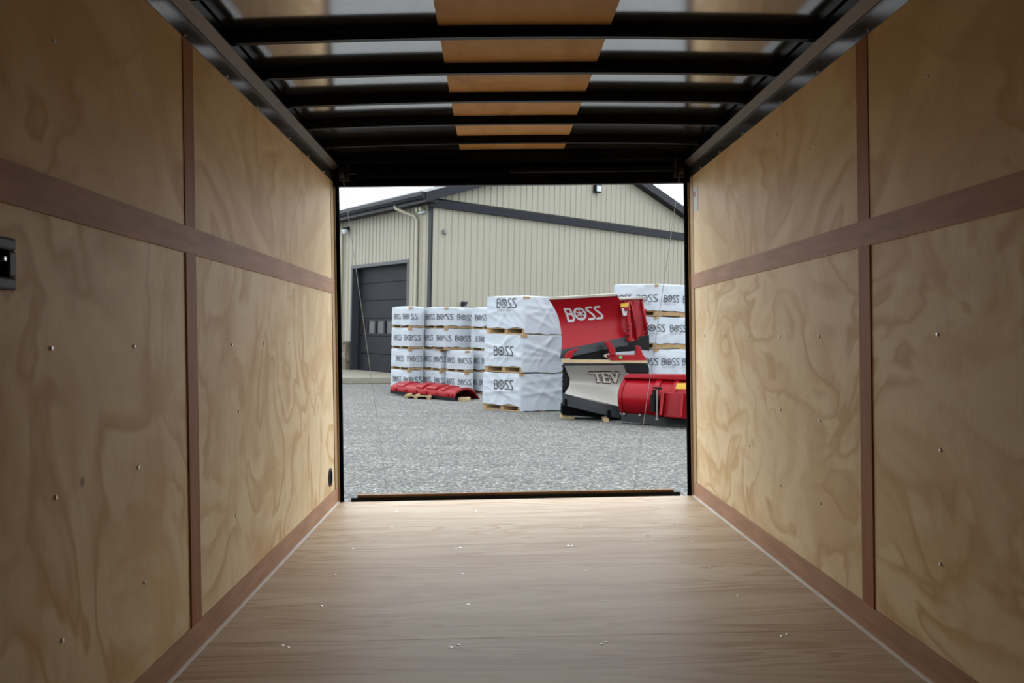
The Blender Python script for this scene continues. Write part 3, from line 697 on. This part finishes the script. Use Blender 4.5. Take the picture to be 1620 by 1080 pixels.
build('base_frame', pxprism([(964, 561.8), (1019, 561.8), (1023, 568), (1023.5, 570.5), (966.5, 570.5)], 14.68, .5), 'red', up, bevel=.01)
build('sticker', pxprism([(979.5, 563), (984, 563), (984, 567), (979.5, 567)], 14.665, .006), 'green', up, label='small green sticker')
for a0, a1, d in ((889, 966, 14.25), (930, 1024, 14.62)):
    build('support_plank', MB().hexa([WP(a0, 573.4, d), WP(a1, 573.9, d), WP(a1, 573.9, d)+Vector((0, .12, 0)), WP(a0, 573.4, d)+Vector((0, .12, 0)), WP(a0, 568.4 if d < 14.5 else 570.9, d), WP(a1, 570.2, d), WP(a1, 570.2, d)+Vector((0, .12, 0)), WP(a0, 568.4 if d < 14.5 else 570.9, d)+Vector((0, .12, 0))]), 'plank', None,
          label='pale wooden plank between the two ploughs, %s' % ('at its left half' if d < 14.5 else 'at its right half behind the red foot'), cat='plank', group='planks between the stacked ploughs')

lo = empty('snow_plow', WP(935, 662, 14.3), None, label='lower snow plough with pale silver wing, black frame and outlined white letters', cat='snow plough')
LA = refine(prof([(893.5, 579), (897.5, 588.5), (901.5, 598), (901.8, 606), (899, 614), (893.5, 622.5)], [14.10, 14.31, 14.44, 14.46, 14.34, 14.10]))
LB = refine(prof([(986.5, 578), (990.5, 588.5), (993.5, 600), (993.5, 614), (990, 630), (981, 645)], [14.28, 14.51, 14.64, 14.64, 14.50, 14.22]))
build('wing', MB().sheet(LA, LB, (0, .04, 0), 12), 'stainless', lo, smooth=50, label='pale silver wing')
build('top_rail', MB().hexa([WP(892, 581, 14.16), WP(987, 579.5, 14.34), WP(987, 579.5, 14.6), WP(892, 581, 14.42), WP(891.5, 574, 14.16), WP(988, 574.5, 14.34), WP(988, 574.5, 14.6), WP(891.5, 574, 14.42)]), 'blackmetal', lo, bevel=.008)
ep = [(890.5, 575), (893.5, 579), (897.5, 587), (900.5, 593.5), (902.3, 600), (902.3, 606), (900.5, 611.5), (897.5, 617), (893.5, 622.5), (889.6, 626), (890, 600)]
build('end_plate', pxprism(ep, 14.52, .06), 'blackmetal', lo)
bolts = MB()
for i, yb_ in enumerate((579, 586.5, 597, 603, 611, 618)): bolts.tube([WP(891.6, yb_, 14.48), WP(888.6, yb_, 14.48)], .012, 6)
build('edge_bolts', bolts, 'blackmetal', lo)
ce = [(889.5, 624), (895, 623), (981.5, 646.5), (980, 662), (968, 659.5), (967, 650), (962, 649), (961.5, 658), (897, 642), (890, 640)]
build('cutting_edge', MB().hexa([WP(889.5, 621, 14.12), WP(981.5, 643, 14.22), WP(981.5, 643, 14.27), WP(889.5, 621, 14.17), WP(889.5, 640.5, 14.10), WP(980, 662, 14.18), WP(980, 662, 14.23), WP(889.5, 640.5, 14.15)]), 'edge', lo, bevel=.004)
nt_ = MB().add(*(lambda q: (q.v, q.f))(pxprism([(961, 661), (961.5, 650), (964, 648.5), (966.5, 650), (967.5, 662.5)], 14.10, .03)))
nt_.add(*(lambda q: (q.v, q.f))(pxprism([(893, 642), (893.5, 632), (896, 630), (897.5, 633), (897.5, 643)], 14.04, .03)))
build('edge_slots', nt_, 'blackmatte', lo, label='black slotted brackets over the lower edge')
build('frame', pxprism([(890, 640), (982, 655), (985, 664), (889, 655.5)], 14.5, .5), 'blackmatte', lo)  # black solid standing in for the shadow and void below the cutting edge
build('frame', pxprism([(986, 574.5), (1024, 575), (1027, 583), (1026.5, 592), (1000, 592), (991, 590)], 14.75, .3), 'blackmetal', lo, label='black right wing end')
# outlined letters
TEV = [[(-.42, .90), (.66, .90)], [(.26, .9), (.26, .08)], [(.10, .06), (.44, .06)],
       [(.86, .9), (.86, .08)], [(.74, .06), (1.44, .06)], [(.74, .92), (1.44, .92)], [(1.42, .92), (1.42, .72)], [(1.42, .06), (1.42, .26)], [(.86, .5), (1.22, .5)],
       [(1.62, .92), (1.96, .10)], [(1.96, .10), (2.34, .92)], [(1.48, .93), (1.82, .93)], [(2.16, .93), (2.50, .93)]]
TW = [.17, .26, .15, .26, .16, .16, .14, .14, .15, .26, .24, .13, .13]
tv = lambda off: wing_surf(LA, LB, lambda x: .365+.50*(x+.42)/2.92, lambda y: .50-.30*y, off)
build('letter_outline', strokes(tv(-.010), 1, TEV, [w_+.16 for w_ in TW], step=.1, rnd_=False), 'blackmatte', lo, label='dark outline behind the letters')
build('lettering', strokes(tv(-.018), 1, TEV, TW, step=.1, rnd_=False), 'white', lo, label='white slab capital letters')

# red blade seen from its back, in front at the right
bk = empty('plow_blade', WP(1040, 675, 13.6), None, label='red plough blade seen from behind with black cylinder and yellow sticker, at the right post', cat='plough blade')
KA = refine(prof([(989, 597), (983, 606), (979, 617), (977.5, 629), (978.5, 641), (982, 653)], [14.12, 13.96, 13.86, 13.82, 13.86, 13.98]))
KB = refine(prof([(1150, 600), (1146, 611), (1144, 624), (1144, 638), (1146, 653), (1152, 668)], [13.55, 13.42, 13.33, 13.30, 13.33, 13.42]))
build('moldboard', MB().sheet(KA, KB, (0, .05, 0), 14), 'red', bk, smooth=50)
build('top_flange', MB().hexa([WP(986.5, 598, 14.0), WP(1150, 603, 13.4), WP(1150, 603, 13.6), WP(986.5, 598, 14.2), WP(991, 591, 14.0), WP(1150, 591.5, 13.4), WP(1150, 591.5, 13.6), WP(991, 591, 14.2)]), 'red', bk, bevel=.008)
def rib(u0, u1, dd, v0=0, v1=1, nm='rib', bev=.006):
    A_ = lerp_prof(KA, KB, u0); B_ = lerp_prof(KA, KB, u1); n_ = len(A_); i0 = int(v0*(n_-1)); i1 = int(v1*(n_-1))+1
    o_ = lambda p: p + Vector((0, -dd, 0))
    return build(nm, MB().sheet([o_(p) for p in A_[i0:i1]], [o_(p) for p in B_[i0:i1]], (0, dd+.02, 0), 1), 'red', bk, bevel=bev)
rib(.012, .026, .05); rib(.325, .375, .07); rib(.505, .545, .08); rib(.80, .83, .08)
build('channel', MB().hexa([WP(1049, 659, 13.42), WP(1100, 664, 13.22), WP(1100, 664, 13.5), WP(1049, 659, 13.7), WP(1052, 620, 13.46), WP(1100, 622, 13.26), WP(1100, 622, 13.5), WP(1052, 620, 13.7)]), 'red', bk, bevel=.015)
build('channel_plate', MB().hexa([WP(1043, 656, 13.30), WP(1047.5, 657, 13.28), WP(1047.5, 657, 13.6), WP(1043, 656, 13.6), WP(1046, 621, 13.34), WP(1051, 619, 13.32), WP(1051, 619, 13.6), WP(1046, 621, 13.6)]), 'red', bk, bevel=.005)
build('channel_plate', MB().hexa([WP(1075, 659, 13.14), WP(1079, 660, 13.12), WP(1079, 660, 13.4), WP(1075, 659, 13.4), WP(1078, 623, 13.18), WP(1082, 620, 13.16), WP(1082, 620, 13.4), WP(1078, 623, 13.4)]), 'red', bk, bevel=.005)
build('cylinder', MB().tube([WP(1034, 624, 13.5), WP(1034, 651, 13.5)], .055, 16), 'blackmetal', bk, smooth=30)
cp = MB().tube([WP(1035, 616, 13.48), WP(1035, 624, 13.48)], .03, 12).hexa([WP(1033, 614.5, 13.4), WP(1047, 617, 13.4), WP(1047, 617, 13.5), WP(1033, 614.5, 13.5), WP(1033, 611.5, 13.4), WP(1047, 612.5, 13.4), WP(1047, 612.5, 13.5), WP(1033, 611.5, 13.5)])
build('cylinder_cap', cp, 'blackmetal', bk)
build('rod', MB().tube([WP(1039.5, 617, 13.36), WP(1039.5, 662, 13.36), WP(1039.5, 662.4, 13.36), WP(1039.5, 664, 13.36)], [.012, .012, .026, .026], 12), 'dullsteel', bk, smooth=30, label='bright steel rod')
build('sticker', MB().hexa([WP(1068.5, 615, 13.40), WP(1092, 615, 13.32), WP(1092, 615, 13.34), WP(1068.5, 615, 13.42), WP(1071, 605.8, 13.42), WP(1092, 605.8, 13.34), WP(1092, 605.8, 13.36), WP(1071, 605.8, 13.44)]), 'yellow', bk, label='yellow sticker')
build('cutting_edge', MB().hexa([WP(982, 666, 13.95), WP(1150, 686, 13.3), WP(1150, 686, 13.5), WP(982, 666, 14.15), WP(983, 652, 13.98), WP(1150, 667, 13.35), WP(1150, 667, 13.5), WP(983, 652, 14.15)]), 'blackmetal', bk)
kb = MB()
for xk in (987, 1012): kb.tube([WP(xk, 654.5+(xk-987)*.07, 13.96-(xk-987)*.0035), WP(xk, 654.5+(xk-987)*.07, 13.9-(xk-987)*.0035)], .02, 8)
build('edge_bolts', kb, 'dullsteel', bk)
def blockpx(x0, x1, yb_, h, label):
    u = (810-810); p0 = WP(x0, yb_, 1); 
    # distance where the block's base meets the gravel
    r = p0-Vector((0, 0, HC)); d = HC/(-r.z)*1.0
    a_ = WP(x0, yb_, d); b_ = WP(x1, yb_, d); a_.z = b_.z = 0; hh = h*d/FPX
    return build('wood_block', MB().hexa([a_, b_, b_+Vector((0, .35, 0)), a_+Vector((0, .35, 0))]+[q+Vector((0, 0, hh)) for q in (a_, b_, b_+Vector((0, .35, 0)), a_+Vector((0, .35, 0)))]), 'plank', None, bevel=.006, label=label, cat='wood block', group='wood blocks under the ploughs')
blockpx(888, 909, 662.5, 5.5, 'wood block under the left end of the silver plough')
blockpx(955.5, 963.5, 667.5, 6, 'short wood block under the lower edge near the red blade')

# red blade lying on its face at the far left, on a small log pallet
fb = empty('plow_blade', WP(690, 630, 18.2), None, label='long red plough blade lying face down on the gravel before the far left crates', cat='plough blade')
RE = [(720, 630.5), (721, 622), (727.5, 617), (738, 613.8), (747, 616), (753, 622), (759, 629.5)]
RD = [17.9, 17.9, 18.0, 18.2, 18.4, 18.55, 18.7]
E0 = prof(RE, RD); E1c = WP(617.5, 618.8, 19.4) - E0[0]
E1 = [p + E1c for p in E0]
E0r, E1r = refine(E0, 16), refine(E1, 16)
build('moldboard', MB().sheet(E0r, E1r, (0, .02, -.035), 16), 'red', fb, smooth=50)
for u0, u1, dz in ((0, .02, .02), (.18, .22, .035), (.30, .44, .045), (.50, .60, .045), (.80, .92, .03)):
    A_ = lerp_prof(E0r, E1r, u0)[3:14]; B_ = lerp_prof(E0r, E1r, u1)[3:14]
    build('rib', MB().sheet([p+Vector((0, 0, dz)) for p in A_], [p+Vector((0, 0, dz)) for p in B_], (0, 0, -dz-.02), 1), 'red', fb, bevel=.008)
q0, q1 = E0[0], E1[0]; dn = Vector((0, 0, -.045))
build('cutting_edge', MB().hexa([q0+dn, q1+dn, q1+dn+Vector((0, .03, 0)), q0+dn+Vector((0, .03, 0)), q0+Vector((0, -.02, .02)), q1+Vector((0, -.02, .02)), q1+Vector((0, .03, .02)), q0+Vector((0, .03, .02))]), 'edge', fb)
st = MB()
for u in (.04, .1, .26, .42, .58, .74, .9):
    p = q0.lerp(q1, u); st.hexa([p+Vector((dx, dy, dz)) for dz in (.03, .085) for dx, dy in ((0, -.03), (-.05, .01), (-.05, .03), (0, 0))])
build('bolt_plates', st, 'red', fb)
lgp = empty('log_pallet', WP(660, 632, 18.6), None, label='small wooden pallet on round logs under the left red blade', cat='pallet')
pd = 18.25
build('deck', MB().hexa([WP(640, 626.5, pd+.2), WP(682, 627.5, pd), WP(682, 627.5, pd+.9), WP(640, 626.5, pd+1.1), WP(640, 624.6, pd+.2), WP(682, 625.8, pd), WP(682, 625.8, pd+.9), WP(640, 624.6, pd+1.1)]), 'plank', lgp)
for x_, y_, d_ in ((643, 630.2, pd+.2), (657.5, 630.8, pd+.12), (678, 632, pd+.02)):
    c_ = WP(x_, y_, d_); c_.z = .048
    build('log', MB().tube([c_, c_+Vector((.1, .8, 0))], .047, 12), 'pallet', lgp, smooth=30)
for x_, y_ in ((731, 634),):
    c_ = WP(x_, y_, 18.0); c_.z = 0
    build('wood_block', MB().hexa([c_+Vector((a_, b_, z_)) for z_ in (0, .07) for a_, b_ in ((-.08, 0), (.14, -.02), (.16, .3), (-.06, .3))]), 'plank', None, bevel=.006, label='wood block under the open right end of the lying red blade', cat='wood block')
